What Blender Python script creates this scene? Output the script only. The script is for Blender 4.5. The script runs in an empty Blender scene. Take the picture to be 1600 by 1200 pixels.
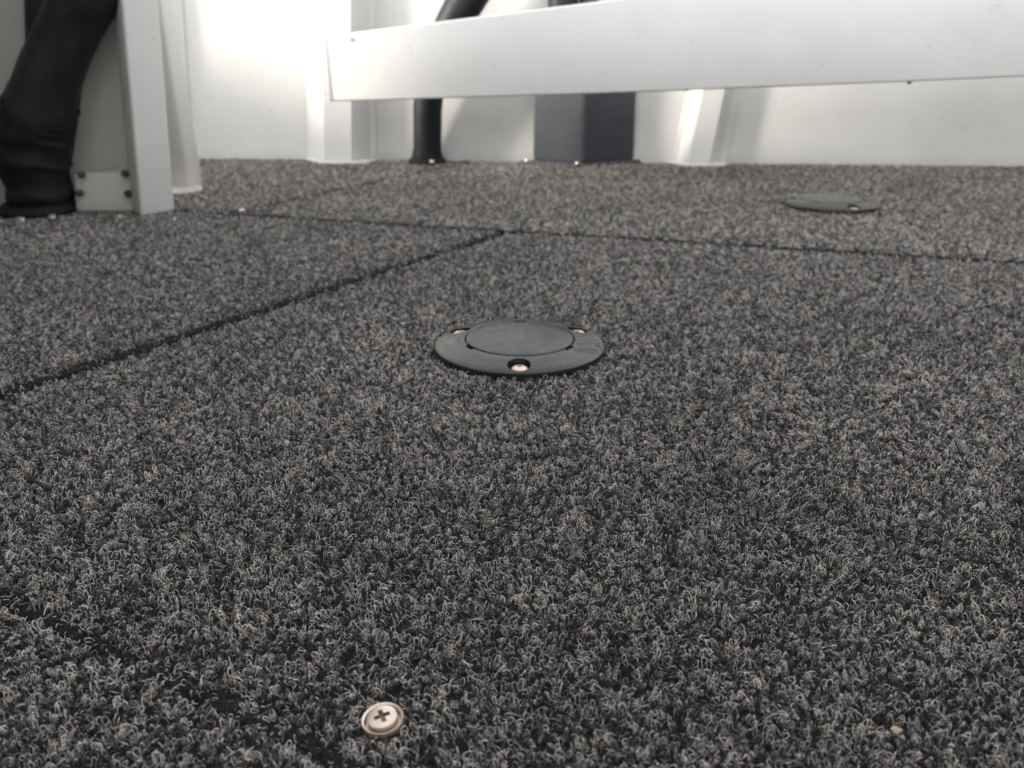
import bpy, bmesh, math, random
import numpy as np
from mathutils import Vector, Matrix, Euler
R = math.radians
random.seed(7)
rng = np.random.default_rng(11)
scene = bpy.context.scene
COL = scene.collection

# ------------------------------------------------------------------ camera
FPX = 1450.0                                   # focal length in pixels of the 1600 px wide photograph
CAM_H, PITCH = 0.256, math.atan(565.0 / FPX)
FOC = FPX / 1600.0 * 36.0
cam_data = bpy.data.cameras.new('camera')
cam = bpy.data.objects.new('camera', cam_data)
COL.objects.link(cam)
cam.location = (0, 0, CAM_H)
cam.rotation_euler = (R(90) - PITCH, 0, 0)
cam_data.sensor_width = 36.0
cam_data.lens = FOC
cam_data.clip_start = 0.01
cam_data.clip_end = 200.0
cam_data.dof.use_dof = True
cam_data.dof.focus_distance = 0.51
cam_data.dof.aperture_fstop = 11.3
scene.camera = cam

# ------------------------------------------------------------------ light
SUN_TRAVEL = Vector((1.0, 0.30, -0.33)).normalized()
world = bpy.data.worlds.new('World')
scene.world = world
world.use_nodes = True
wn = world.node_tree
bg = wn.nodes['Background']
sky = wn.nodes.new('ShaderNodeTexSky')
sky.sky_type = 'NISHITA'
sky.sun_disc = False
elev = math.asin(-SUN_TRAVEL.z)
sky.sun_elevation = elev
sky.sun_rotation = math.atan2(-SUN_TRAVEL.x, -SUN_TRAVEL.y)
sky.air_density = 1.0
sky.dust_density = 1.0
sky.ozone_density = 1.0
hsv = wn.nodes.new('ShaderNodeHueSaturation')         # thin cloud: a greyer sky than clear air gives
hsv.inputs['Saturation'].default_value = 0.12
wn.links.new(sky.outputs[0], hsv.inputs['Color'])
wn.links.new(hsv.outputs[0], bg.inputs[0])
bg.inputs[1].default_value = 0.15
sun_data = bpy.data.lights.new('sun', 'SUN')
sun_data.energy = 0.85
sun_data.angle = R(7)
sun_data.color = (1.0, 0.93, 0.83)
sun = bpy.data.objects.new('sun', sun_data)
COL.objects.link(sun)
sun.rotation_euler = SUN_TRAVEL.to_track_quat('-Z', 'Y').to_euler()
vs = scene.view_settings
vs.view_transform = 'Standard'
vs.look = 'None'
vs.gamma = 1.0
vs.use_curve_mapping = False
vs.exposure = 2.58
scene.cycles.max_bounces = 8
scene.cycles.diffuse_bounces = 4
scene.cycles.use_denoising = True

# ------------------------------------------------------------------ helpers
def ray(u, v):
    x = (u - 800) / FPX
    y = -(v - 600) / FPX
    return Vector((x, math.cos(PITCH) + y * math.sin(PITCH), -math.sin(PITCH) + y * math.cos(PITCH)))

def on_floor(u, v, z=0.0):
    d = ray(u, v)
    return Vector((0, 0, CAM_H)) + d * ((z - CAM_H) / d.z)

def at(u, v, Y):
    d = ray(u, v)
    return Vector((0, 0, CAM_H)) + d * (Y / d.y)

def tag(o, label=None, cat=None, group=None, kind=None):
    if label: o['label'] = label
    if cat: o['category'] = cat
    if group: o['group'] = group
    if kind: o['kind'] = kind
    return o

def empty(name, loc=(0, 0, 0)):
    o = bpy.data.objects.new(name, None)
    o.location = loc
    o.empty_display_size = 0.02
    COL.objects.link(o)
    return o

def link(name, bm, mat, parent=None, smooth=None):
    me = bpy.data.meshes.new(name)
    bmesh.ops.recalc_face_normals(bm, faces=bm.faces[:])
    bm.to_mesh(me)
    bm.free()
    if smooth is not None:
        for p in me.polygons: p.use_smooth = True
        me.set_sharp_from_angle(angle=R(smooth))
    me.materials.append(mat)
    o = bpy.data.objects.new(name, me)
    COL.objects.link(o)
    if parent:
        o.parent = parent
        # vertices are written in world space: undo the parents' offset
        off = Vector((0, 0, 0)); p = parent
        while p: off += p.location; p = p.parent
        o.location = -off
    return o

def prism_pts(bm, bottom, top):
    """closed solid between two equal loops of points"""
    n = len(bottom)
    vb = [bm.verts.new(p) for p in bottom]
    vt = [bm.verts.new(p) for p in top]
    bm.faces.new(vb[::-1]); bm.faces.new(vt)
    for i in range(n):
        j = (i + 1) % n
        bm.faces.new((vb[i], vb[j], vt[j], vt[i]))
    return vb + vt

def bevel_all(bm, w, seg=2, ang=20):
    es = [e for e in bm.edges if len(e.link_faces) == 2 and e.calc_face_angle(0) > R(ang)]
    bmesh.ops.bevel(bm, geom=es, offset=w, segments=seg, affect='EDGES', profile=0.5, clamp_overlap=True)

def solid(quad, thick, bev=0.0, seg=2):
    """slab behind a quad of corner points, thick = offset vector"""
    bm = bmesh.new()
    prism_pts(bm, [Vector(p) for p in quad], [Vector(p) + Vector(thick) for p in quad])
    bmesh.ops.recalc_face_normals(bm, faces=bm.faces[:])
    if bev: bevel_all(bm, bev, seg)
    return bm

def box(c, s, bev=0.0, rotz=0.0, seg=2):
    bm = bmesh.new()
    bmesh.ops.create_cube(bm, size=1.0)
    bmesh.ops.scale(bm, vec=s, verts=bm.verts)
    if bev: bevel_all(bm, bev, seg)
    bmesh.ops.rotate(bm, cent=(0, 0, 0), matrix=Matrix.Rotation(rotz, 3, 'Z'), verts=bm.verts)
    bmesh.ops.translate(bm, vec=c, verts=bm.verts)
    return bm

def lathe(profile, seg=64, c=(0, 0, 0)):
    """profile [(r, z)...] outwards or inwards; closes r = 0 ends"""
    bm = bmesh.new()
    rings = []
    for r, z in profile:
        if r < 1e-6:
            rings.append([bm.verts.new((c[0], c[1], c[2] + z))])
        else:
            rings.append([bm.verts.new((c[0] + r * math.cos(2 * math.pi * k / seg),
                                        c[1] + r * math.sin(2 * math.pi * k / seg), c[2] + z)) for k in range(seg)])
    for a, b in zip(rings, rings[1:]):
        for k in range(seg):
            j = (k + 1) % seg
            if len(a) == 1 and len(b) == 1: continue
            if len(a) == 1: bm.faces.new((a[0], b[k], b[j]))
            elif len(b) == 1: bm.faces.new((a[k], b[0], a[j]))
            else: bm.faces.new((a[k], b[k], b[j], a[j]))
    return bm

def catmull(pts, n=6):
    P = [np.array(p, float) for p in pts]
    P = [2 * P[0] - P[1]] + P + [2 * P[-1] - P[-2]]
    out = []
    for i in range(1, len(P) - 2):
        for k in range(n):
            t = k / n
            out.append(0.5 * (2 * P[i] + (P[i + 1] - P[i - 1]) * t + (2 * P[i - 1] - 5 * P[i] + 4 * P[i + 1] - P[i + 2]) * t * t
                              + (3 * P[i] - P[i - 1] - 3 * P[i + 1] + P[i + 2]) * t ** 3))
    out.append(P[-2])
    return out

def tube(bm, pts, seg=20, smooth=6, wob=0.0):
    """pts: (x, y, z, radius); capped tube through them"""
    L = catmull(pts, smooth)
    rings = []
    up = Vector((0, 1, 0))
    for i, p in enumerate(L):
        a = Vector(L[max(0, i - 1)][:3]); b = Vector(L[min(len(L) - 1, i + 1)][:3])
        t = (b - a).normalized()
        x = t.cross(up).normalized(); y = x.cross(t)
        ring = []
        for k in range(seg):
            an = 2 * math.pi * k / seg
            r = p[3] * (1 + wob * (math.sin(3 * an + i * 0.35) * 0.6 + math.sin(5 * an - i * 0.5) * 0.4))
            ring.append(bm.verts.new(Vector(p[:3]) + (x * math.cos(an) + y * math.sin(an)) * r))
        rings.append(ring)
    for a, b in zip(rings, rings[1:]):
        for k in range(seg):
            j = (k + 1) % seg
            bm.faces.new((a[k], a[j], b[j], b[k]))
    bm.faces.new(rings[0][::-1]); bm.faces.new(rings[-1])
    return bm

def cut(bm, cutters):
    """boolean difference of a bmesh with a list of bmeshes -> new bmesh"""
    def tmp(b, nm):
        bmesh.ops.recalc_face_normals(b, faces=b.faces[:])
        me = bpy.data.meshes.new(nm); b.to_mesh(me); b.free()
        o = bpy.data.objects.new(nm, me); COL.objects.link(o); return o
    base = tmp(bm, 'base'); cs = [tmp(c, 'cutter') for c in cutters]
    for c in cs:
        m = base.modifiers.new('cut', 'BOOLEAN'); m.operation = 'DIFFERENCE'; m.object = c; m.solver = 'EXACT'
    dg = bpy.context.evaluated_depsgraph_get()
    me = bpy.data.meshes.new_from_object(base.evaluated_get(dg))
    out = bmesh.new(); out.from_mesh(me)
    for o in [base] + cs:
        d = o.data; bpy.data.objects.remove(o); bpy.data.meshes.remove(d)
    bpy.data.meshes.remove(me)
    return out

# ------------------------------------------------------------------ materials
def new_mat(name):
    m = bpy.data.materials.new(name); m.use_nodes = True
    nt = m.node_tree
    return m, nt, nt.nodes['Principled BSDF']

def noise(nt, scale, detail=4, rough=0.55, coord='Object'):
    tc = nt.nodes.new('ShaderNodeTexCoord')
    n = nt.nodes.new('ShaderNodeTexNoise')
    n.inputs['Scale'].default_value = scale
    n.inputs['Detail'].default_value = detail
    n.inputs['Roughness'].default_value = rough
    nt.links.new(tc.outputs[coord], n.inputs['Vector'])
    return n.outputs[0]

def ramp(nt, fac, stops):
    r = nt.nodes.new('ShaderNodeValToRGB')
    el = r.color_ramp.elements
    while len(el) < len(stops): el.new(0.5)
    for e, (p, c) in zip(el, stops):
        e.position = p
        e.color = (c[0], c[1], c[2], 1) if not isinstance(c, (int, float)) else (c, c, c, 1)
    nt.links.new(fac, r.inputs[0])
    return r.outputs[0]

def mix(nt, fac, a, b, mode='MIX'):
    m = nt.nodes.new('ShaderNodeMix'); m.data_type = 'RGBA'; m.blend_type = mode
    for s, v in ((m.inputs[0], fac), (m.inputs[6], a), (m.inputs[7], b)):
        if hasattr(v, 'default_value'): nt.links.new(v, s)
        elif isinstance(v, (int, float)): s.default_value = v
        else: s.default_value = (*v, 1)
    return m.outputs[2]

def bump(nt, bs, h, strength, dist):
    b = nt.nodes.new('ShaderNodeBump')
    b.inputs['Strength'].default_value = strength
    b.inputs['Distance'].default_value = dist
    nt.links.new(h, b.inputs['Height']); nt.links.new(b.outputs[0], bs.inputs['Normal'])

def paint(name, col, rough, scuff=0.5, spots=0.6):
    m, nt, bs = new_mat(name)
    large = ramp(nt, noise(nt, 7, 5), [(0.35, tuple(c * 0.93 for c in col)), (0.65, col)])
    sp = ramp(nt, noise(nt, 46, 6, 0.72), [(0.62, 0.0), (0.73, scuff)])
    c = mix(nt, sp, large, tuple(x * 0.62 for x in col))
    dots = ramp(nt, noise(nt, 150, 2, 0.5), [(0.73, 0.0), (0.77, spots)])
    c = mix(nt, dots, c, (0.16, 0.15, 0.13))
    # fine hairline scratches: thin bands of a stretched noise
    tc = nt.nodes.new('ShaderNodeTexCoord'); mp = nt.nodes.new('ShaderNodeMapping')
    mp.inputs['Scale'].default_value = (9, 9, 60); mp.inputs['Rotation'].default_value = (0.3, 0.5, 0.2)
    nt.links.new(tc.outputs['Object'], mp.inputs['Vector'])
    n2 = nt.nodes.new('ShaderNodeTexNoise'); n2.inputs['Scale'].default_value = 1.6; n2.inputs['Detail'].default_value = 2; n2.inputs['Distortion'].default_value = 1.2
    nt.links.new(mp.outputs[0], n2.inputs['Vector'])
    line = ramp(nt, n2.outputs[0], [(0.585, 0.0), (0.592, 1.0), (0.599, 0.0)])
    patch = ramp(nt, noise(nt, 16, 3), [(0.55, 0.0), (0.66, 0.55)])
    c = mix(nt, mix(nt, 1.0, line, patch, 'MULTIPLY'), c, tuple(x * 0.5 for x in col))
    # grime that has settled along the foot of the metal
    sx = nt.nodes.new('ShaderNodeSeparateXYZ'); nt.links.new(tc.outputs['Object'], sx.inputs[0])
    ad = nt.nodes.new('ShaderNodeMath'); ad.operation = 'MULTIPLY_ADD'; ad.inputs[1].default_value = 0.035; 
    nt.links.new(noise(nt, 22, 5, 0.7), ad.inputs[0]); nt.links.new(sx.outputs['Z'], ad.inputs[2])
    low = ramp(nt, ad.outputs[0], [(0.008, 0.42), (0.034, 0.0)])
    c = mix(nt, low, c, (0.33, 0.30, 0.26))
    nt.links.new(c, bs.inputs['Base Color'])
    rr = ramp(nt, noise(nt, 25, 4), [(0.3, rough - 0.08), (0.7, rough + 0.12)])
    nt.links.new(rr, bs.inputs['Roughness'])
    bump(nt, bs, noise(nt, 260, 3), 0.12, 0.0006)
    return m

def plain(name, col, rough, metal=0.0, var=0.15, scale=60, bstr=0.1, bscale=600, spec=0.5):
    m, nt, bs = new_mat(name)
    c = ramp(nt, noise(nt, scale, 5), [(0.3, tuple(x * (1 - var) for x in col)), (0.7, tuple(x * (1 + var) for x in col))])
    nt.links.new(c, bs.inputs['Base Color'])
    bs.inputs['Metallic'].default_value = metal
    bs.inputs['Specular IOR Level'].default_value = spec
    rr = ramp(nt, noise(nt, scale * 1.7, 4), [(0.3, max(0.05, rough - 0.07)), (0.7, rough + 0.09)])
    nt.links.new(rr, bs.inputs['Roughness'])
    if bstr: bump(nt, bs, noise(nt, bscale, 3), bstr, 0.0003)
    return m

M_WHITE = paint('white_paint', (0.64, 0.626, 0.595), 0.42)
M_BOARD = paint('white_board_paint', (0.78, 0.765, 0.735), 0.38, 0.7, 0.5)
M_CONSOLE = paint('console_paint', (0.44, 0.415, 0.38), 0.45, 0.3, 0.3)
M_RUBBER = plain('black_rubber', (0.0065, 0.0075, 0.009), 0.6, 0, 0.3, 40, 0.5, 120, 0.22)
M_HOSE = plain('black_hose', (0.010, 0.011, 0.013), 0.5, 0, 0.25, 40, 0.3, 140, 0.3)
M_BOX = plain('grey_plastic', (0.060, 0.063, 0.070), 0.55, 0, 0.12, 70, 0.15, 700, 0.3)
M_PLATE = plain('plate_plastic', (0.0135, 0.0132, 0.0122), 0.30, 0, 0.18, 45, 0.12, 2500, 0.42)
M_PLATE_DARK = plain('plate_mark', (0.022, 0.022, 0.022), 0.45, 0, 0.1, 60, 0.0)
M_STEEL = plain('stainless_steel', (0.78, 0.70, 0.63), 0.34, 1.0, 0.08, 220, 0.2, 1800)
M_SCREW = plain('dull_screw_steel', (0.62, 0.52, 0.45), 0.42, 1.0, 0.12, 260, 0.3, 1500)
M_STEEL_DULL = plain('recess_steel', (0.26, 0.21, 0.17), 0.55, 0.6, 0.15, 300, 0.2, 1800)
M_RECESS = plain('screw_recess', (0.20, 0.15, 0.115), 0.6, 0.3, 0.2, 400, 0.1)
M_POST_SHADE = paint('post_shade_paint', (0.55, 0.535, 0.505), 0.45, 0.3, 0.5)  # white of the post darkened in its colour to stand for shade
M_BOLT = plain('bolt_dark', (0.05, 0.045, 0.04), 0.6, 0.2, 0.2, 90)
M_CRUMB = plain('white_crumb', (0.75, 0.74, 0.70), 0.7, 0, 0.1, 300)
M_TAN = plain('tan_crumb', (0.34, 0.26, 0.175), 0.7, 0, 0.2, 300)
M_FLANGE = plain('dull_foot', (0.46, 0.40, 0.36), 0.6, 0, 0.25, 90)

def base_mat():
    m, nt, bs = new_mat('carpet_backing')
    c = ramp(nt, noise(nt, 420, 5, 0.7), [(0.35, (0.010, 0.0098, 0.0096)), (0.7, (0.032, 0.0308, 0.029))])
    nt.links.new(c, bs.inputs['Base Color'])
    bs.inputs['Roughness'].default_value = 0.95
    bs.inputs['Specular IOR Level'].default_value = 0.1
    bump(nt, bs, noise(nt, 500, 4), 1.0, 0.002)
    return m
M_BACKING = base_mat()

def fibre_mat():
    m, nt, bs = new_mat('carpet_fibre')
    a = nt.nodes.new('ShaderNodeAttribute'); a.attribute_name = 'shade'; a.attribute_type = 'GEOMETRY'
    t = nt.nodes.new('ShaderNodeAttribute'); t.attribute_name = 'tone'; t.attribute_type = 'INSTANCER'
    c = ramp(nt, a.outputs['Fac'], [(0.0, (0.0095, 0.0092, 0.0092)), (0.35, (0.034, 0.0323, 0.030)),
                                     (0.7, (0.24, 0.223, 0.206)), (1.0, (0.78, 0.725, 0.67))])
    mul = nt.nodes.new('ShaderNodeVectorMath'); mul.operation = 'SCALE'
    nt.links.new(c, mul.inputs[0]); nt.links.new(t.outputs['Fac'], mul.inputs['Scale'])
    nt.links.new(mul.outputs[0], bs.inputs['Base Color'])
    bs.inputs['Roughness'].default_value = 0.5
    bs.inputs['Specular IOR Level'].default_value = 0.35
    return m
M_FIBRE = fibre_mat()

# ------------------------------------------------------------------ carpeted floor panels
def flat(u, v):
    p = on_floor(u, v)
    return Vector((p.x, p.y))
LEFT_A, A_END = flat(0, 620), flat(787, 366)
B0, B1 = flat(340, 335), flat(1600, 413)
C0, C1 = flat(345, 336), flat(695, 263)
D0, D1 = flat(80, 1003), flat(290, 1108)

def isect(p, d, q, e):
    den = d.x * e.y - d.y * e.x
    t = ((q.x - p.x) * e.y - (q.y - p.y) * e.x) / den
    return p + d * t
da, db, dc, dd = (A_END - LEFT_A), (B1 - B0), (C1 - C0), (D1 - D0)
AB = isect(LEFT_A, da, B0, db)
CB = isect(C0, dc, B0, db)
AD = isect(LEFT_A, da, D0, dd)
WALL_A, WALL_B = Vector((-1.45, 1.952)), Vector((1.75, 1.742))      # foot of the far hull side
dw = WALL_B - WALL_A
CW = isect(C0, dc, WALL_A, dw)
FX, BX, NY = -1.45, 1.75, -0.95
def onx(p, d, x): return p + d * ((x - p.x) / d.x)
pL = onx(B0, db, FX); pR = onx(B0, db, BX)
nearL = onx(D0, dd, FX); nearR = onx(D0, dd, 0.45)
polys = {
    'front': [AD, nearR, Vector((BX, nearR.y)), pR, AB],
    'left': [nearL, AD, AB, CB, pL],
    'back_right': [CB, pR, WALL_B, CW],
    'back_left': [pL, CB, CW, WALL_A],
    'near': [Vector((FX, NY)), Vector((BX, NY)), Vector((BX, nearR.y)), nearR, AD, nearL],
}
GAP = {'front': 0.0066, 'left': 0.0066, 'back_right': 0.0074, 'back_left': 0.0030, 'near': -0.0050}

def inset(poly, g):
    n = len(poly); out = []
    for i in range(n):
        a, b, c = poly[i - 1], poly[i], poly[(i + 1) % n]
        d1 = (b - a).normalized(); d2 = (c - b).normalized()
        n1 = Vector((-d1.y, d1.x)); n2 = Vector((-d2.y, d2.x))
        if abs(d1.x * d2.y - d1.y * d2.x) < 1e-4: out.append(b + n1 * g)
        else: out.append(isect(a + n1 * g, d1, b + n2 * g, d2))
    return out

bm = bmesh.new()
prism_pts(bm, [Vector((FX - .1, NY - .1, -.03)), Vector((BX + .1, NY - .1, -.03)), Vector((BX + .1, 2.05, -.03)), Vector((FX - .1, 2.05, -.03))],
          [Vector((FX - .1, NY - .1, -.013)), Vector((BX + .1, NY - .1, -.013)), Vector((BX + .1, 2.05, -.013)), Vector((FX - .1, 2.05, -.013))])
floor = tag(link('floor', bm, M_BACKING), kind='structure')

# tuft meshes: little bundles of looped fibres, in metres
def make_tuft(idx):
    rs = random.Random(100 + idx)
    V, Fc, S = [], [], []
    SIDES = 4
    nl = rs.randint(7, 10)
    bundle = rs.uniform(-0.06, 0.06)
    for k in range(nl):
        rad = 0.0038 * math.sqrt(rs.random()); ang = rs.uniform(0, 6.283)
        cx, cy = rad * math.cos(ang), rad * math.sin(ang)
        az = rs.uniform(0, 6.283)
        u = Vector((math.cos(az), math.sin(az), 0))
        th = rs.gauss(0, .75); th = max(-1.35, min(1.35, th))
        up = Vector((-math.sin(az) * math.sin(th), math.cos(az) * math.sin(th), math.cos(th)))
        skew = rs.uniform(-.5, .5)
        kind = rs.random()
        r = rs.uniform(0.0007, 0.0017)
        h = rs.uniform(0.0004, 0.0034)
        path = []
        if kind < 0.80:                              # closed loop, an arch or a small ring
            over = rs.uniform(-0.1, 1.1)
            a0, a1 = -over, math.pi + over * rs.uniform(0.3, 1.0)
            path.append(Vector((-r * .6 * math.cos(a0), 0, -0.0003)))
            n = 7
            asp = rs.uniform(0.7, 1.25)
            for i in range(n + 1):
                t = a0 + (a1 - a0) * i / n
                path.append(Vector((-r * math.cos(t), 0, h + r * asp * math.sin(t))))
            path.append(Vector((r * .5, 0, -0.0003)))
        elif kind < 0.93:                            # stray bent end
            bend = rs.uniform(0.6, 2.0)
            n = 6
            for i in range(n + 1):
                t = i / n
                path.append(Vector((r * 2.2 * (1 - math.cos(bend * t)), 0, -0.0003 + (h + 0.0012) * math.sin(min(1.57, 1.7 * t)))))
        else:                                        # long fibre lying over its neighbours
            ln = rs.uniform(0.003, 0.0075); hh = rs.uniform(0.0028, 0.0046)
            n = 8
            ph = rs.uniform(0, 6)
            for i in range(n + 1):
                t = i / n
                path.append(Vector((ln * (t - .5), 0.0006 * math.sin(ph + 5 * t), hh * (math.sin(math.pi * t) ** 0.5) - 0.0002)))
        pts = []
        for p in path:
            q = u * (p.x + skew * max(p.z, 0)) + Vector((-u.y, u.x, 0)) * p.y + up * p.z
            q.z = max(q.z, -0.0003)
            q += Vector((rs.uniform(-1, 1), rs.uniform(-1, 1), rs.uniform(-.6, .6))) * 0.00012
            q += Vector((cx, cy, 0))
            pts.append(q)
        fr = rs.uniform(0.00012, 0.00019)
        sh = rs.random()
        if sh < 0.50: sh = rs.uniform(0.0, 0.30)
        elif sh < 0.68: sh = rs.uniform(0.30, 0.70)
        else: sh = rs.uniform(0.72, 1.0)
        sh = min(1, max(0, sh + bundle))
        base = len(V)
        for i, p in enumerate(pts):
            a = pts[max(0, i - 1)]; b = pts[min(len(pts) - 1, i + 1)]
            t = (b - a).normalized()
            x = t.cross(Vector((0.3, 0.2, 0.93))); x = x.normalized() if x.length > 1e-6 else Vector((1, 0, 0))
            y = x.cross(t)
            for s in range(SIDES):
                an = 2 * math.pi * s / SIDES
                V.append(p + (x * math.cos(an) + y * math.sin(an)) * fr); S.append(sh)
        for i in range(len(pts) - 1):
            for s in range(SIDES):
                j = (s + 1) % SIDES
                Fc.append((base + i * SIDES + s, base + i * SIDES + j, base + (i + 1) * SIDES + j, base + (i + 1) * SIDES + s))
    me = bpy.data.meshes.new('carpet_tuft')
    me.from_pydata([tuple(v) for v in V], [], Fc)
    at_ = me.attributes.new('shade', 'FLOAT', 'POINT')
    at_.data.foreach_set('value', np.array(S, dtype=np.float32))
    for p in me.polygons: p.use_smooth = True
    me.materials.append(M_FIBRE)
    return bpy.data.objects.new('carpet_tuft', me)
NT = 26
TUFTS = [make_tuft(i) for i in range(NT)]

def pile_group():
    ng = bpy.data.node_groups.new('pile', 'GeometryNodeTree')
    ng.interface.new_socket('Geometry', in_out='INPUT', socket_type='NodeSocketGeometry')
    ng.interface.new_socket('Geometry', in_out='OUTPUT', socket_type='NodeSocketGeometry')
    N = ng.nodes; L = ng.links
    gi = N.new('NodeGroupInput'); go = N.new('NodeGroupOutput')
    join = N.new('GeometryNodeJoinGeometry')
    for t in TUFTS:
        oi = N.new('GeometryNodeObjectInfo'); oi.inputs['Object'].default_value = t
        oi.inputs['As Instance'].default_value = False
        g2 = N.new('GeometryNodeGeometryToInstance')
        L.new(oi.outputs['Geometry'], g2.inputs[0]); L.new(g2.outputs[0], join.inputs[0])
    iop = N.new('GeometryNodeInstanceOnPoints')
    iop.inputs['Pick Instance'].default_value = True
    def attr(name, typ):
        a = N.new('GeometryNodeInputNamedAttribute'); a.data_type = typ; a.inputs['Name'].default_value = name
        return [o for o in a.outputs if o.enabled and o.name == 'Attribute'][0]
    L.new(gi.outputs[0], iop.inputs['Points']); L.new(join.outputs[0], iop.inputs['Instance'])
    L.new(attr('variant', 'INT'), iop.inputs['Instance Index'])
    L.new(attr('turn', 'FLOAT_VECTOR'), iop.inputs['Rotation'])
    L.new(attr('size', 'FLOAT_VECTOR'), iop.inputs['Scale'])
    L.new(iop.outputs[0], go.inputs[0])
    return ng
PILE = pile_group()

# smooth value noise for slow changes of tone and height
_lat = rng.random((64, 64))
def vnoise(x, y, s):
    x = (x * s) % 63; y = (y * s) % 63
    i = np.floor(x).astype(int); j = np.floor(y).astype(int)
    fx = x - i; fy = y - j
    fx = fx * fx * (3 - 2 * fx); fy = fy * fy * (3 - 2 * fy)
    a = _lat[i % 64, j % 64]; b = _lat[(i + 1) % 64, j % 64]; c = _lat[i % 64, (j + 1) % 64]; d = _lat[(i + 1) % 64, (j + 1) % 64]
    return a * (1 - fx) * (1 - fy) + b * fx * (1 - fy) + c * (1 - fx) * fy + d * fx * fy

SCREW = on_floor(598, 1122, 0.003)
PLATES = [on_floor(812, 536, 0.008), on_floor(1299, 313, 0.010)]
HOLES = [(SCREW.x, SCREW.y, 0.0100)] + [(p.x, p.y, 0.0645) for p in PLATES]

def edge_dist(px, py, poly):
    """signed distance inside the polygon and the outward direction of the nearest edge"""
    best = np.full(px.shape, 1e9); ox = np.zeros_like(px); oy = np.zeros_like(px)
    inside = np.zeros(px.shape, bool)
    n = len(poly)
    for i in range(n):
        a, b = poly[i], poly[(i + 1) % n]
        dx, dy = b.x - a.x, b.y - a.y
        L2 = dx * dx + dy * dy
        t = np.clip(((px - a.x) * dx + (py - a.y) * dy) / L2, 0, 1)
        ex = a.x + t * dx - px; ey = a.y + t * dy - py
        d = np.hypot(ex, ey)
        m = d < best
        best = np.where(m, d, best)
        nx, ny = dy / math.sqrt(L2), -dx / math.sqrt(L2)
        ox = np.where(m, nx, ox); oy = np.where(m, ny, oy)
        cond = (a.y > py) != (b.y > py)
        with np.errstate(divide='ignore', invalid='ignore'):
            xi = (b.x - a.x) * (py - a.y) / (b.y - a.y) + a.x
        inside ^= cond & (px < xi)
    return np.where(inside, best, -best), ox, oy

def scatter(poly, sp_near, sp_far):
    out = []
    for y0, y1, sp in ((0.10, 0.62, sp_near), (0.62, 1.0, sp_near * 1.08), (1.0, 1.95, sp_far)):
        xs = np.arange(-1.4, 1.55, sp); ys = np.arange(y0, y1, sp)
        gx, gy = np.meshgrid(xs, ys)
        gx = gx.ravel() + rng.uniform(-.5, .5, gx.size) * sp; gy = gy.ravel() + rng.uniform(-.5, .5, gy.size) * sp
        m = (np.abs(gx) < 0.64 * gy + 0.14) & (gy >= y0) & (gy < y1)
        gx, gy = gx[m], gy[m]
        d, ox, oy = edge_dist(gx, gy, poly)
        m = d > 0
        for hx, hy, hr in HOLES: m &= np.hypot(gx - hx, gy - hy) > hr
        k = sp / 0.0046
        out.append(np.stack([gx[m], gy[m], d[m], ox[m], oy[m], np.full(m.sum(), k)], 1))
    return np.concatenate(out)

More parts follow.
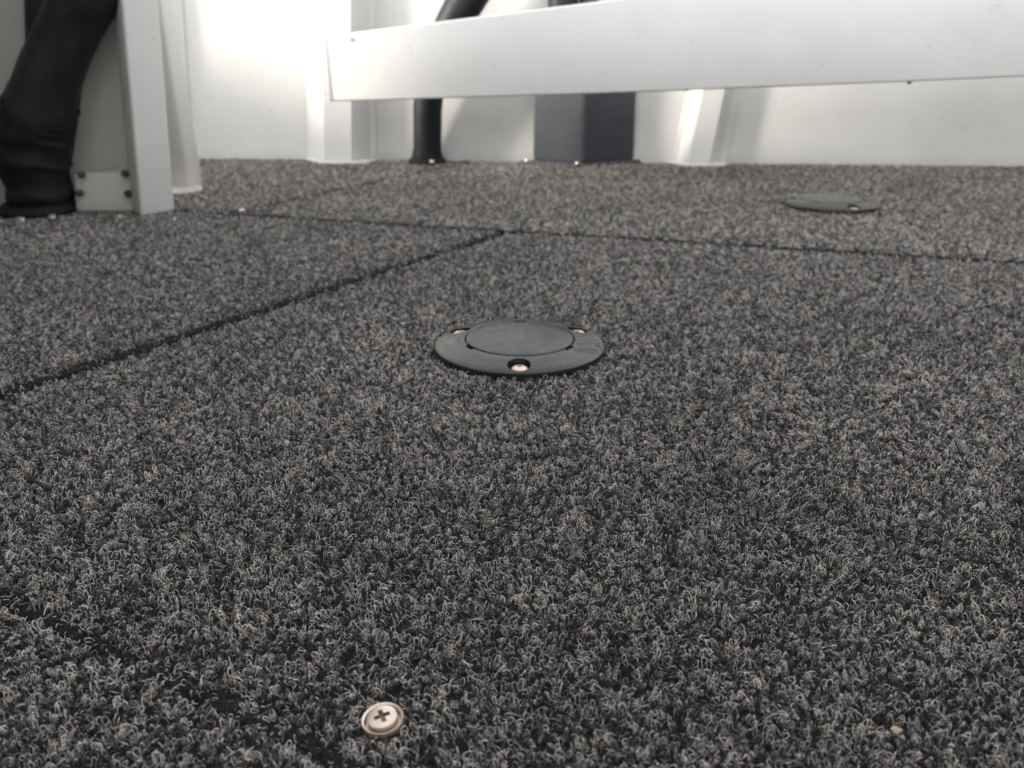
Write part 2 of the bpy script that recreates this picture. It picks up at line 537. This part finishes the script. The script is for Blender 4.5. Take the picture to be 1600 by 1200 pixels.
for nm, poly in polys.items():
    P = inset(poly, GAP[nm])
    bm = bmesh.new()
    vs_ = prism_pts(bm, [Vector((p.x, p.y, -.0125)) for p in P], [Vector((p.x, p.y, 0)) for p in P])
    bmesh.ops.recalc_face_normals(bm, faces=bm.faces[:])
    tops = [e for e in bm.edges if all(abs(v.co.z) < 1e-6 for v in e.verts)]
    bmesh.ops.bevel(bm, geom=tops, offset=0.004, segments=3, affect='EDGES', profile=0.5)
    pan = link('carpet_panel', bm, M_BACKING, floor, 40)
    S = scatter(P, 0.0037, 0.0045)
    if nm == 'front':                                # a neat ring of pile round the floor screw
        ex = []
        for k in range(18):
            a = 6.283 * k / 18 + rng.uniform(-.1, .1)
            ex.append((SCREW.x + (.0112 * math.cos(a)), SCREW.y + .0112 * math.sin(a), 1, 0, 0, .8))
        S = np.concatenate([S, np.array(ex)])
    n = len(S)
    x, y, d, ox, oy, k = S.T
    d = d + 0.0016 * (vnoise(x + 4, y + 4, 70) - .5)
    if nm.startswith('back'): d = np.where(np.abs((x - CB.x) * dc.y - (y - CB.y) * dc.x) / dc.length < .009, d + .0030, d)
    near_edge = np.clip(1 - d / 0.008, 0, 1) * (0.55 if nm == 'near' else 1.0)
    z = 0.0 - 0.0062 * near_edge ** 1.6
    tilt = near_edge * 1.15
    turn = np.stack([rng.normal(0, .16, n) - oy * tilt + .9 * (vnoise(x + 6, y + 3, 38) - .5), rng.normal(0, .16, n) + ox * tilt + .9 * (vnoise(x + 2, y + 7, 38) - .5), rng.uniform(-3.14, 3.14, n)], 1)
    # spin about the upright first, then lean
    if nm == 'front':                                # the floor screw pulls the pile down into a dimple
        sx_, sy_ = SCREW.x - x, SCREW.y - y
        ds = np.hypot(sx_, sy_) + 1e-6
        pull = np.clip(1 - (ds - .0095) / .009, 0, 1)
        z = z - .0017 * pull
        turn[:, 0] += -sy_ / ds * .55 * pull; turn[:, 1] += sx_ / ds * .55 * pull
    ang = np.empty((n, 3))
    for i in range(n):
        mtx = Euler((turn[i, 0], turn[i, 1], 0)).to_matrix() @ Euler((0, 0, turn[i, 2])).to_matrix()
        ang[i] = mtx.to_euler()
    hgt = 0.82 + 0.36 * vnoise(x + 3, y + 3, 125) + 0.16 * vnoise(x + 3, y + 3, 24) + rng.normal(0, .06, n)
    tone = (0.93 if nm.startswith('back') else 0.80) + 0.18 * vnoise(x + 5, y + 2, 60) + 0.30 * vnoise(x + 5, y + 2, 9) + rng.normal(0, .05, n)  # back panels coloured lighter to stand for stronger light at the far end
    me = bpy.data.meshes.new('carpet_pile')
    me.from_pydata(np.stack([x, y, z], 1).tolist(), [], [])
    def put(name, typ, arr, fld):
        a = me.attributes.new(name, typ, 'POINT'); a.data.foreach_set(fld, np.ascontiguousarray(arr).ravel())
    put('variant', 'INT', rng.integers(0, NT, n).astype(np.int32), 'value')
    put('turn', 'FLOAT_VECTOR', ang.astype(np.float32), 'vector')
    put('size', 'FLOAT_VECTOR', np.stack([k, k, hgt * (0.7 + .3 * k)], 1).astype(np.float32), 'vector')
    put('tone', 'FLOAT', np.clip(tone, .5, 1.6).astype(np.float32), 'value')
    pile = bpy.data.objects.new('carpet_pile', me)
    COL.objects.link(pile)
    pile.parent = pan
    pile['kind'] = 'stuff'
    md = pile.modifiers.new('pile', 'NODES'); md.node_group = PILE

# ------------------------------------------------------------------ far hull side with its ribs
def wall_pt(x, z, off=0.0):
    """point on the inner face of the far hull side, leaning outwards; off = towards the camera"""
    t = (x - WALL_A.x) / (WALL_B.x - WALL_A.x)
    y = WALL_A.y + (WALL_B.y - WALL_A.y) * t
    return Vector((x, y + 0.16 * z - off, z))

hull = tag(empty('hull_side', wall_pt(0, 0)), 'long white painted inner hull side at the far end of the carpet, with raised ribs', 'wall')
link('wall_panel', solid([wall_pt(-1.5, -.01), wall_pt(1.8, -.01), wall_pt(1.8, .62), wall_pt(-1.5, .62)], (0, .006, 0), .001, 1), M_WHITE, hull)
g = solid([wall_pt(-1.5, .622, .07), wall_pt(1.8, .622, .07), wall_pt(1.8, .622, -.03), wall_pt(-1.5, .622, -.03)], (0, 0, .03), .008, 3)
link('gunwale', g, M_WHITE, hull, 40)

def rib(x0, z_lean, w_front, w_slope, depth, foot=True, w_left=None, fl=.012):
    """hat-section rib: flange, slope, front, slope, flange, from floor to gunwale"""
    bm = bmesh.new(); wl0 = w_left or w_slope
    def ring(z, s):
        x = x0 + z_lean * z
        wl = w_left or w_slope
        xs = [(-w_front / 2 - wl - fl, .0015), (-w_front / 2 - wl, .0035), (-w_front / 2, depth), (w_front / 2, depth),
              (w_front / 2 + w_slope, .0035), (w_front / 2 + w_slope + fl, .0035), (w_front / 2 + w_slope + fl + .0005, .0005)]
        return [bm.verts.new(wall_pt(x + dx, z, o)) for dx, o in xs]
    a = ring(0.0, 1); b = ring(.615, 1)
    for i in range(len(a) - 1): bm.faces.new((a[i], a[i + 1], b[i + 1], b[i]))
    es = [e for e in bm.edges if len(e.link_faces) == 2 and e.calc_face_angle(0) > R(30)]
    bmesh.ops.bevel(bm, geom=es, offset=.0035, segments=3, affect='EDGES')
    r = link('rib', bm, M_WHITE, hull, 50)
    if foot:
        q = [wall_pt(x0 - w_front / 2 - wl0 - .022, 0, .004), wall_pt(x0 - .03, 0, depth + .016), wall_pt(x0 + w_front / 2 + w_slope, 0, depth + .012),
             wall_pt(x0 + w_front / 2 + w_slope + .02, 0, .004)]
        q = [Vector((p.x, p.y, -.001)) for p in q]
        f = link('rib_foot', solid(q, (0, 0, .0065), .0015), M_WHITE, r, 40)
    return r
rib(-0.338, .03, .054, .030, .046)
rib(0.354, .17, .040, .026, .036, True, .014)
rib(-0.705, .0, .032, .038, .036, False)

# left hull side: its top edge throws the slanting shade on the far wall
lside = tag(empty('hull_side', (-1.5, .4, 0)), 'white left hull side beyond the console, only just out of view', 'wall')
link('wall_panel', solid([(-1.50, NY, -.01), (-1.50, 1.93, -.01), (-1.53, 1.93, .44), (-1.53, NY, .44)], (-.006, 0, 0), .001, 1), M_WHITE, lside)
link('gunwale', box((-1.54, .5, .46), (.10, 2.9, .035), .01), M_WHITE, lside, 40)

rside = tag(empty('hull_side', (1.30, .4, 0)), 'right hull side, out of view past the right end of the board, darkened to cut bounced light', 'wall')
link('wall_panel', solid([(1.28, -.60, -.01), (1.28, 1.75, -.01), (1.36, 1.75, .60), (1.36, -.60, .60)], (.006, 0, 0), .001, 1), M_BACKING, rside)  # dark lining added so less light bounces onto board and pillar
link('gunwale', box((1.39, .58, .615), (.14, 2.4, .03), .01), M_WHITE, rside, 40)
blocker = tag(link('sky_blocker', box((.17, -.42, .31), (2.2, .03, .62), .004), M_BACKING, None, 40), 'dark carpeted wall added unseen behind the viewer to keep sky light off the near floor', 'sky_blocker')  # unseen, added so less sky reaches the near carpet

# ------------------------------------------------------------------ bench fascia board
YL, YR = 1.63, 1.40
uR = 1880
def lerp(a, b, t): return a + (b - a) * t
lo_l, up_l = at(514, 159, YL), at(504, 57, YL)
lo_r, up_r = at(uR, 107, YR), at(uR, -118, YR)
bm = bmesh.new()
N_ = 12
loop_lo = [lo_l.lerp(lo_r, i / N_) for i in range(N_ + 1)]
loop_up = [up_l.lerp(up_r, i / N_) for i in range(N_ + 1)]
for i, p in enumerate(loop_lo): p.z += .0035 * math.sin(math.pi * i / N_) * -1
fr = loop_lo + loop_up[::-1]
prism_pts(bm, fr, [p + Vector((.004, .028, 0)) for p in fr])
bmesh.ops.recalc_face_normals(bm, faces=bm.faces[:])
bevel_all(bm, .0030, 3, 25)
board = tag(link('bench_board', bm, M_BOARD, None, 40), 'wide white scuffed fascia board spanning above the carpet along the upper right', 'board')
bo = board
lip = solid([lo_l + Vector((-.0005, -.0022, .002)), lo_l + Vector((.007, -.0022, .002)), up_l + Vector((.007, -.0022, -.002)), up_l + Vector((-.0005, -.0022, -.002))], (0, .004, 0), .001)
link('end_lip', lip, M_BOARD, board, 40)
for u, v in ((1071, 139), (1421, 128), (548, 60)):
    t = (u - 514) / (uR - 514)
    c = at(u, v, lerp(YL, YR, t) + (.004 if v > 100 else -.004))
    link('rivet', lathe([(0, -.003), (.0032, -.003), (.0030, .0012), (.0015, .0026), (0, .003)], 16, c), M_PLATE_DARK if v > 100 else M_BOARD, board, 40)

# ------------------------------------------------------------------ black hose standing behind the board
hp = on_floor(668, 256)
hose = tag(empty('standing_hose', hp), 'thin black hose rising from a floor flange behind the board, left of the grey pillar', 'hose')
Yh = hp.y
bm = bmesh.new()
pts = []
for u, v, w in ((668, 249, 42), (668, 200, 42), (670, 150, 43), (684, 90, 46), (709, 35, 50), (730, 0, 52), (760, -50, 54)):
    p = at(u, v, Yh); pts.append((p.x, p.y, p.z, w / 2 / FPX * Yh * 1.02))
tube(bm, pts, 24, 6)
link('hose', bm, M_HOSE, hose, 60)
fl = link('flange', lathe([(0, 0), (.036, 0), (.037, .006), (.035, .010), (.030, .013), (.0285, .022), (.027, .028), (0, .028)], 40, hp), M_RUBBER, hose, 35)
link('screw', lathe([(0, 0), (.0055, 0), (.0050, .003), (.0025, .0042), (0, .0045)], 16, hp + Vector((.012, -.031, .008))), M_STEEL, fl, 40)

# ------------------------------------------------------------------ grey box pillar behind the board
c0, c1, c2 = on_floor(831, 257), on_floor(911, 261.5), on_floor(992, 255.5)
c1 = Vector((c1.x, c1.y, 0)); e1 = c0 - c1; e2 = c2 - c1
pil = tag(empty('box_pillar', c1), 'square grey pillar on a floor plate under the middle of the white board', 'pillar')
bm = bmesh.new()
bot = [c1, c1 + e2, c1 + e1 + e2, c1 + e1]
hgt = .215
bm = bmesh.new()
prism_pts(bm, [p + Vector((0, 0, .004)) for p in bot], [p + Vector((0, .02, hgt)) for p in bot])
bmesh.ops.recalc_face_normals(bm, faces=bm.faces[:])
bevel_all(bm, .008, 4)
link('pillar_body', bm, M_BOX, pil, 40)
ctr = (bot[0] + bot[2]) / 2
bp = [ctr + (p - ctr) * 1.12 + (Vector((-.012, 0, 0)) if i in (0, 3) else Vector((0, 0, 0))) for i, p in enumerate(bot)]
bpo = link('base_plate', solid(bp, (0, 0, .0075), .002), M_BOX, pil, 40)
for p in (bp[0].lerp(ctr, .10), bp[3].lerp(ctr, .12)):
    link('screw', lathe([(0, 0), (.005, 0), (.0045, .0025), (.002, .0035), (0, .0037)], 16, Vector((p.x, p.y, .0072))), M_STEEL, bpo, 40)
for (ua, ub, vy, dy, lb, mm) in ((880, 44, 30, .055, 'wide black hose rising behind the board above the grey pillar', M_HOSE),
                             (921, 30, 30, .06, 'narrow grey hose rising beside the wide black hose above the grey pillar', M_BOX)):
    Yq = c1.y + dy
    b0 = at(ua, 120, Yq); b0.z = hgt + .001
    bm = bmesh.new()
    rr = ub / 2 / FPX * Yq * 1.0
    p1 = at(ua, 30, Yq); p2 = at(ua - 1, -60, Yq + .01)
    tube(bm, [(b0.x, b0.y, b0.z, rr), (p1.x, p1.y, p1.z, rr), (p2.x, p2.y, p2.z, rr), (p2.x - .01, p2.y + .01, p2.z + .12, rr)], 20, 5)
    tag(link('hose', bm, mm, None, 60), lb, 'hose')

# ------------------------------------------------------------------ console at the left
q0 = on_floor(221, 342); q1 = on_floor(275, 333); q2 = on_floor(206, 334)
con = tag(empty('console', q0), 'pale console frame on the left with a white post and a dim recessed panel', 'console')
ea = (q1 - q0)
nb = Vector((-ea.y, ea.x, 0)).normalized() * .036
top0 = at(190, 0, q0.y + .012)
lean = (top0 - q0) * (.95 / top0.z); lean.z = 0
bm = bmesh.new()
foot = [q0, q1, q1 + nb, q2]
prism_pts(bm, [Vector((p.x, p.y, .002)) for p in foot], [Vector((p.x, p.y, .95)) + lean for p in foot])
bmesh.ops.recalc_face_normals(bm, faces=bm.faces[:])
bevel_all(bm, .005, 3)
link('post', bm, M_POST_SHADE, con, 40)
# recessed back panel, roof, and a long unseen body added to block sun
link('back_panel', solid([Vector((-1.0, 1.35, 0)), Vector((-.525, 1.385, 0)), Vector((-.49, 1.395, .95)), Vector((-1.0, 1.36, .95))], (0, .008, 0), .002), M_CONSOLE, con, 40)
link('console_top', solid([Vector((-1.02, -.90, .952)), Vector((-.76, -.90, .952)), Vector((-.60, 1.15, .952)), Vector((-.44, 1.22, .952)), Vector((-.44, 1.41, .952)), Vector((-1.02, 1.38, .952))], (0, 0, .022), .006), M_WHITE, con, 40)
link('sun_block_panel', solid([Vector((-1.0, -.88, 0)), Vector((-1.0, 1.348, 0)), Vector((-1.0, 1.348, .95)), Vector((-1.0, -.88, .95))], (-.012, 0, 0), .002), M_CONSOLE, con, 40)
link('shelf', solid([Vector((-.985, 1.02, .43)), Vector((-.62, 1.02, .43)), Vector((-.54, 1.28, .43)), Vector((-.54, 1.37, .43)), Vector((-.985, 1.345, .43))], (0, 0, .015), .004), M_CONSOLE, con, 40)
Yk = 1.325
k0, k1, k2, k3 = at(116, 327, Yk), at(224, 327, Yk), at(222, 270, Yk + .01), at(113, 272, Yk + .01)
k0.z = k1.z = .002
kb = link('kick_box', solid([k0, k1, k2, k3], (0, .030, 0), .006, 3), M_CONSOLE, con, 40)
for u, v in ((124, 301), (200, 302), (127, 273), (195, 271)):
    c = at(u, v, Yk - .001)
    bm = lathe([(0, -.004), (.0050, -.004), (.0050, .003), (.003, .0045), (0, .0045)], 6)
    bmesh.ops.rotate(bm, cent=(0, 0, 0), matrix=Matrix.Rotation(R(90), 3, 'X'), verts=bm.verts)
    bmesh.ops.translate(bm, vec=c, verts=bm.verts)
    link('bolt', bm, M_BOLT, kb, 30)
# brace running down behind the post to a foot plate
fb = on_floor(286, 303)
bm = bmesh.new()
b_l, b_r = on_floor(262, 303), on_floor(298, 301)
t_l, t_r = at(205, -70, 1.42), at(238, -70, 1.42)
prism_pts(bm, [b_l + Vector((0, 0, .004)), b_r + Vector((0, 0, .004)), t_r, t_l], [p + Vector((.012, .03, 0)) for p in (b_l + Vector((0, 0, .004)), b_r + Vector((0, 0, .004)), t_r, t_l)])
bmesh.ops.recalc_face_normals(bm, faces=bm.faces[:]); bevel_all(bm, .004, 2)
br = link('brace', bm, M_WHITE, con, 40)
link('foot_plate', lathe([(0, .002), (.040, .002), (.041, .006), (.037, .0095), (0, .0105)], 36, Vector((fb.x - .012, fb.y + .004, .001))), M_FLANGE, br, 40)

# ------------------------------------------------------------------ black conduits and their boot, left of the console post
boot_c = on_floor(62, 334)
Yb = boot_c.y
pxm = lambda w: w / 2 / FPX * (Yb * math.cos(PITCH) + .07)
cb = tag(empty('conduit_bundle', boot_c), 'thick black conduits bending down into a rubber boot on the floor at the far left', 'conduit')
def strand(rows, Y, name, mat, wob=0.0):
    bm = bmesh.new(); P = []; rw = random.Random(len(rows) * 31 + int(rows[0][0]))
    for u, v, w in rows:
        w *= 1 + rw.uniform(-1, 1) * wob
        p = at(u, v, Y); P.append((p.x, p.y, p.z, pxm(w)))
    tube(bm, P, 28, 7, wob)
    return link(name, bm, mat, cb, 60)
strand([(60, 205, 96), (60, 178, 99), (70, 140, 95), (82, 105, 90), (101, 62, 88), (118, 22, 91), (132, -10, 95), (150, -60, 96)], Yb - .006, 'conduit', M_HOSE, .018)
strand([(70, 190, 46), (66, 120, 46), (64, 60, 44), (63, 0, 44), (62, -70, 44)], Yb + .05, 'conduit', M_HOSE)
strand([(84, 240, 56), (90, 180, 60), (97, 130, 58), (112, 70, 56), (128, 20, 56)], Yb + .035, 'conduit', M_HOSE, .02)
bt = strand([(66, 340, 84), (66, 322, 88), (63, 305, 98), (60, 288, 94), (55, 268, 103), (53, 250, 110), (55, 232, 106), (55, 214, 113), (57, 198, 109), (60, 180, 113), (64, 162, 106), (68, 150, 98)], Yb, 'boot', M_RUBBER, .022)
bm = bmesh.new()
P = []
for k in range(25):
    a = 2 * math.pi * k / 24
    c = at(63, 166, Yb); rr = pxm(107)
    P.append((c.x + rr * math.cos(a), c.y + rr * math.sin(a), c.z - .012 * math.cos(a) + .003 * math.sin(a), .0018))
tube(bm, P, 8, 2)
link('collar', bm, M_RUBBER, bt, 60)
fl = link('flange', lathe([(0, .003), (.053, .003), (.055, .008), (.052, .012), (.046, .017), (0, .018)], 48, boot_c), M_RUBBER, cb, 35)
for u, v in ((33, 341), (81, 337)):
    c = on_floor(u, v, .012)
    link('screw', lathe([(0, -.004), (.005, -.003), (.0045, .0012), (.002, .0024), (0, .0026)], 16, c), M_STEEL, fl, 40)

# ------------------------------------------------------------------ round deck plates
def cross_cutter(c, L, w, depth, rot):
    out = []
    for k in range(2):
        bm = box((0, 0, 0), (2 * L, w, depth * 2))
        for v in bm.verts:
            if v.co.z < 0: v.co.x *= .45; v.co.y *= .7
        bmesh.ops.rotate(bm, cent=(0, 0, 0), matrix=Matrix.Rotation(rot + k * math.pi / 2, 3, 'Z'), verts=bm.verts)
        bmesh.ops.translate(bm, vec=c, verts=bm.verts)
        out.append(bm)
    return out

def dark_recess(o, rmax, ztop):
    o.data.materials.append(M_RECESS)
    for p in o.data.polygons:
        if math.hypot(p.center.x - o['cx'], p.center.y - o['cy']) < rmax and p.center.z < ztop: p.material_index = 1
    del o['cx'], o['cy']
    return o

def screw_mesh(c, r, h, rot):
    head = lathe([(0, -.002), (r * .96, -.002), (r, h * .25), (r * .93, h * .62), (r * .7, h * .88), (r * .35, h * .98), (0, h)], 40, c)
    return cut(head, cross_cutter(Vector(c) + Vector((0, 0, h)), r * .46, r * .2, r * .42, rot))

def build_plate():
    root = empty('deck_plate')
    prof = [(0, .0), (.0735, .0), (.0742, .002), (.0745, .0088), (.0741, .0098), (.0732, .0104), (.066, .0120), (.056, .0142), (.0492, .0156), (.0484, .0155),
            (.0480, .0150), (.0480, .0118), (.0, .0118)]
    body = lathe(prof, 128)
    cutters = []
    hang = [R(270), R(32), R(152)]
    for a in hang:
        c = (.0612 * math.cos(a), .0612 * math.sin(a), 0)
        cutters.append(lathe([(0, .0068), (.0096, .0068), (.0099, .03), (0, .03)], 40, c))
    for a in (R(90), R(211), R(329)):
        bmx = box((.0494, 0, .0155), (.0036, .0115, .0056), 0)
        bmesh.ops.rotate(bmx, cent=(0, 0, 0), matrix=Matrix.Rotation(a, 3, 'Z'), verts=bmx.verts)
        cutters.append(bmx)
    link('rim', cut(body, cutters), M_PLATE, root, 32)
    cov = link('cover', lathe([(0, .0120), (.0466, .0120), (.0470, .0128), (.0470, .0152), (.0466, .0158), (.0458, .0161), (.036, .0172), (.02, .0180), (0, .0182)], 128), M_PLATE, root, 40)
    for i, a in enumerate(hang):
        c = (.0612 * math.cos(a) + .0004, .0612 * math.sin(a) - .0006, .0077)
        so = link('screw', screw_mesh(c, .0071, .0042, .4 + i), M_SCREW, root, 38)
        so['cx'], so['cy'] = c[0], c[1]
        dark_recess(so, .0034, .0077 + .0037)
    # worn moulded mark on the right of the rim
    bm = bmesh.new()
    def onrim(r, a, e=.00025):
        z = np.interp(r, [.0492, .056, .066, .0732], [.0156, .0142, .0120, .0104])
        return Vector((r * math.cos(a), r * math.sin(a), z + e))
    def stroke(pl, w):
        for (r0, a0), (r1, a1) in zip(pl, pl[1:]):
            p, q = onrim(r0, R(a0)), onrim(r1, R(a1))
            d = (q - p).normalized(); s = Vector((-d.y, d.x, 0)) * w
            bm.faces.new([bm.verts.new(v) for v in (p - s, q - s, q + s, p + s)])
    stroke([(.0525, -16), (.056, -9.5), (.061, -5), (.067, -2), (.0705, 0)], .00035)
    for k in range(5):
        stroke([(.0555 + k * .003, -24 + k * 1.5), (.0575 + k * .003, -21 + k * 1.5)], .0005)
        stroke([(.0545 + k * .0032, -31 + k * 1.8), (.0562 + k * .0032, -28.5 + k * 1.8)], .0005)
    stroke([(.066, -6), (.0685, -3.5), (.0705, -5.5), (.068, -8), (.066, -6)], .00055)
    link('moulded_mark', bm, M_PLATE_DARK, root)
    return root

pl1 = build_plate()
def copy_tree(o, parent=None):
    c = o.copy(); COL.objects.link(c)
    if parent: c.parent = parent
    for ch in list(o.children): copy_tree(ch, c)
    return c
pl2 = copy_tree(pl1)
GP = 'round plates screwed to the carpeted floor'
pl1.location = (PLATES[0].x, PLATES[0].y, -.0022)
pl1.scale = pl2.scale = (.945, .945, .945)
pl1.rotation_euler = (0, 0, R(-1))
pl2.location = (PLATES[1].x, PLATES[1].y, -.0018)
pl2.rotation_euler = (0, 0, R(14))
tag(pl1, 'large near black round floor plate with three screws in the middle of the carpet', 'deck plate', GP)
tag(pl2, 'small looking far black round floor plate near the hull side on the right', 'deck plate', GP)

# ------------------------------------------------------------------ floor screw in the foreground
fs = tag(empty('floor_screw', (SCREW.x, SCREW.y, .0014)), 'stainless cross head screw in a cup washer sunk into the near carpet edge', 'screw')
w = lathe([(0, -.003), (.0080, -.003), (.0087, -.0004), (.0086, .0010), (.0080, .0019), (.0074, .0018), (.0069, .0008), (.0066, -.0006), (0, -.0008)], 56)
wo = link('cup_washer', w, M_SCREW, None, 60); wo.parent = fs; wo.location = (0, 0, 0)
h = lathe([(0, -.0012), (.0056, -.0010), (.0060, .0002), (.0060, .0020), (.0057, .0026), (.0042, .0030), (0, .0032)], 56)
ho = link('screw_head', cut(h, cross_cutter((0, 0, .0033), .0047, .0023, .0020, R(24))), M_SCREW, None, 40); ho.parent = fs; ho.location = (0, 0, 0)
ho['cx'] = ho['cy'] = 0.0
dark_recess(ho, .0040, .0027)
fs.rotation_euler = (R(6), R(-4), 0)

# ------------------------------------------------------------------ crumbs on the carpet
def crumb(u, v, s, mat, label, group=None):
    p = on_floor(u, v, .0045)
    bm = bmesh.new()
    bmesh.ops.create_icosphere(bm, subdivisions=2, radius=s)
    for vv in bm.verts:
        vv.co *= random.uniform(.75, 1.2); vv.co.z *= .55; vv.co.x *= 1.25
    bmesh.ops.translate(bm, vec=p, verts=bm.verts)
    tag(link('crumb', bm, mat, None, 50), label, 'crumb', group)
GC = 'pale crumbs on the carpet'
crumb(378, 328, .0042, M_CRUMB, 'largest white crumb lying by the panel seam right of the post', GC)
crumb(187, 338, .0026, M_CRUMB, 'small white crumb on the dim carpet left of the post foot', GC)
crumb(273, 342, .0020, M_CRUMB, 'tiny white crumb just right of the post foot', GC)
crumb(1400, 1141, .0019, M_TAN, 'tan crumb caught in the carpet pile at the lower right', GC)
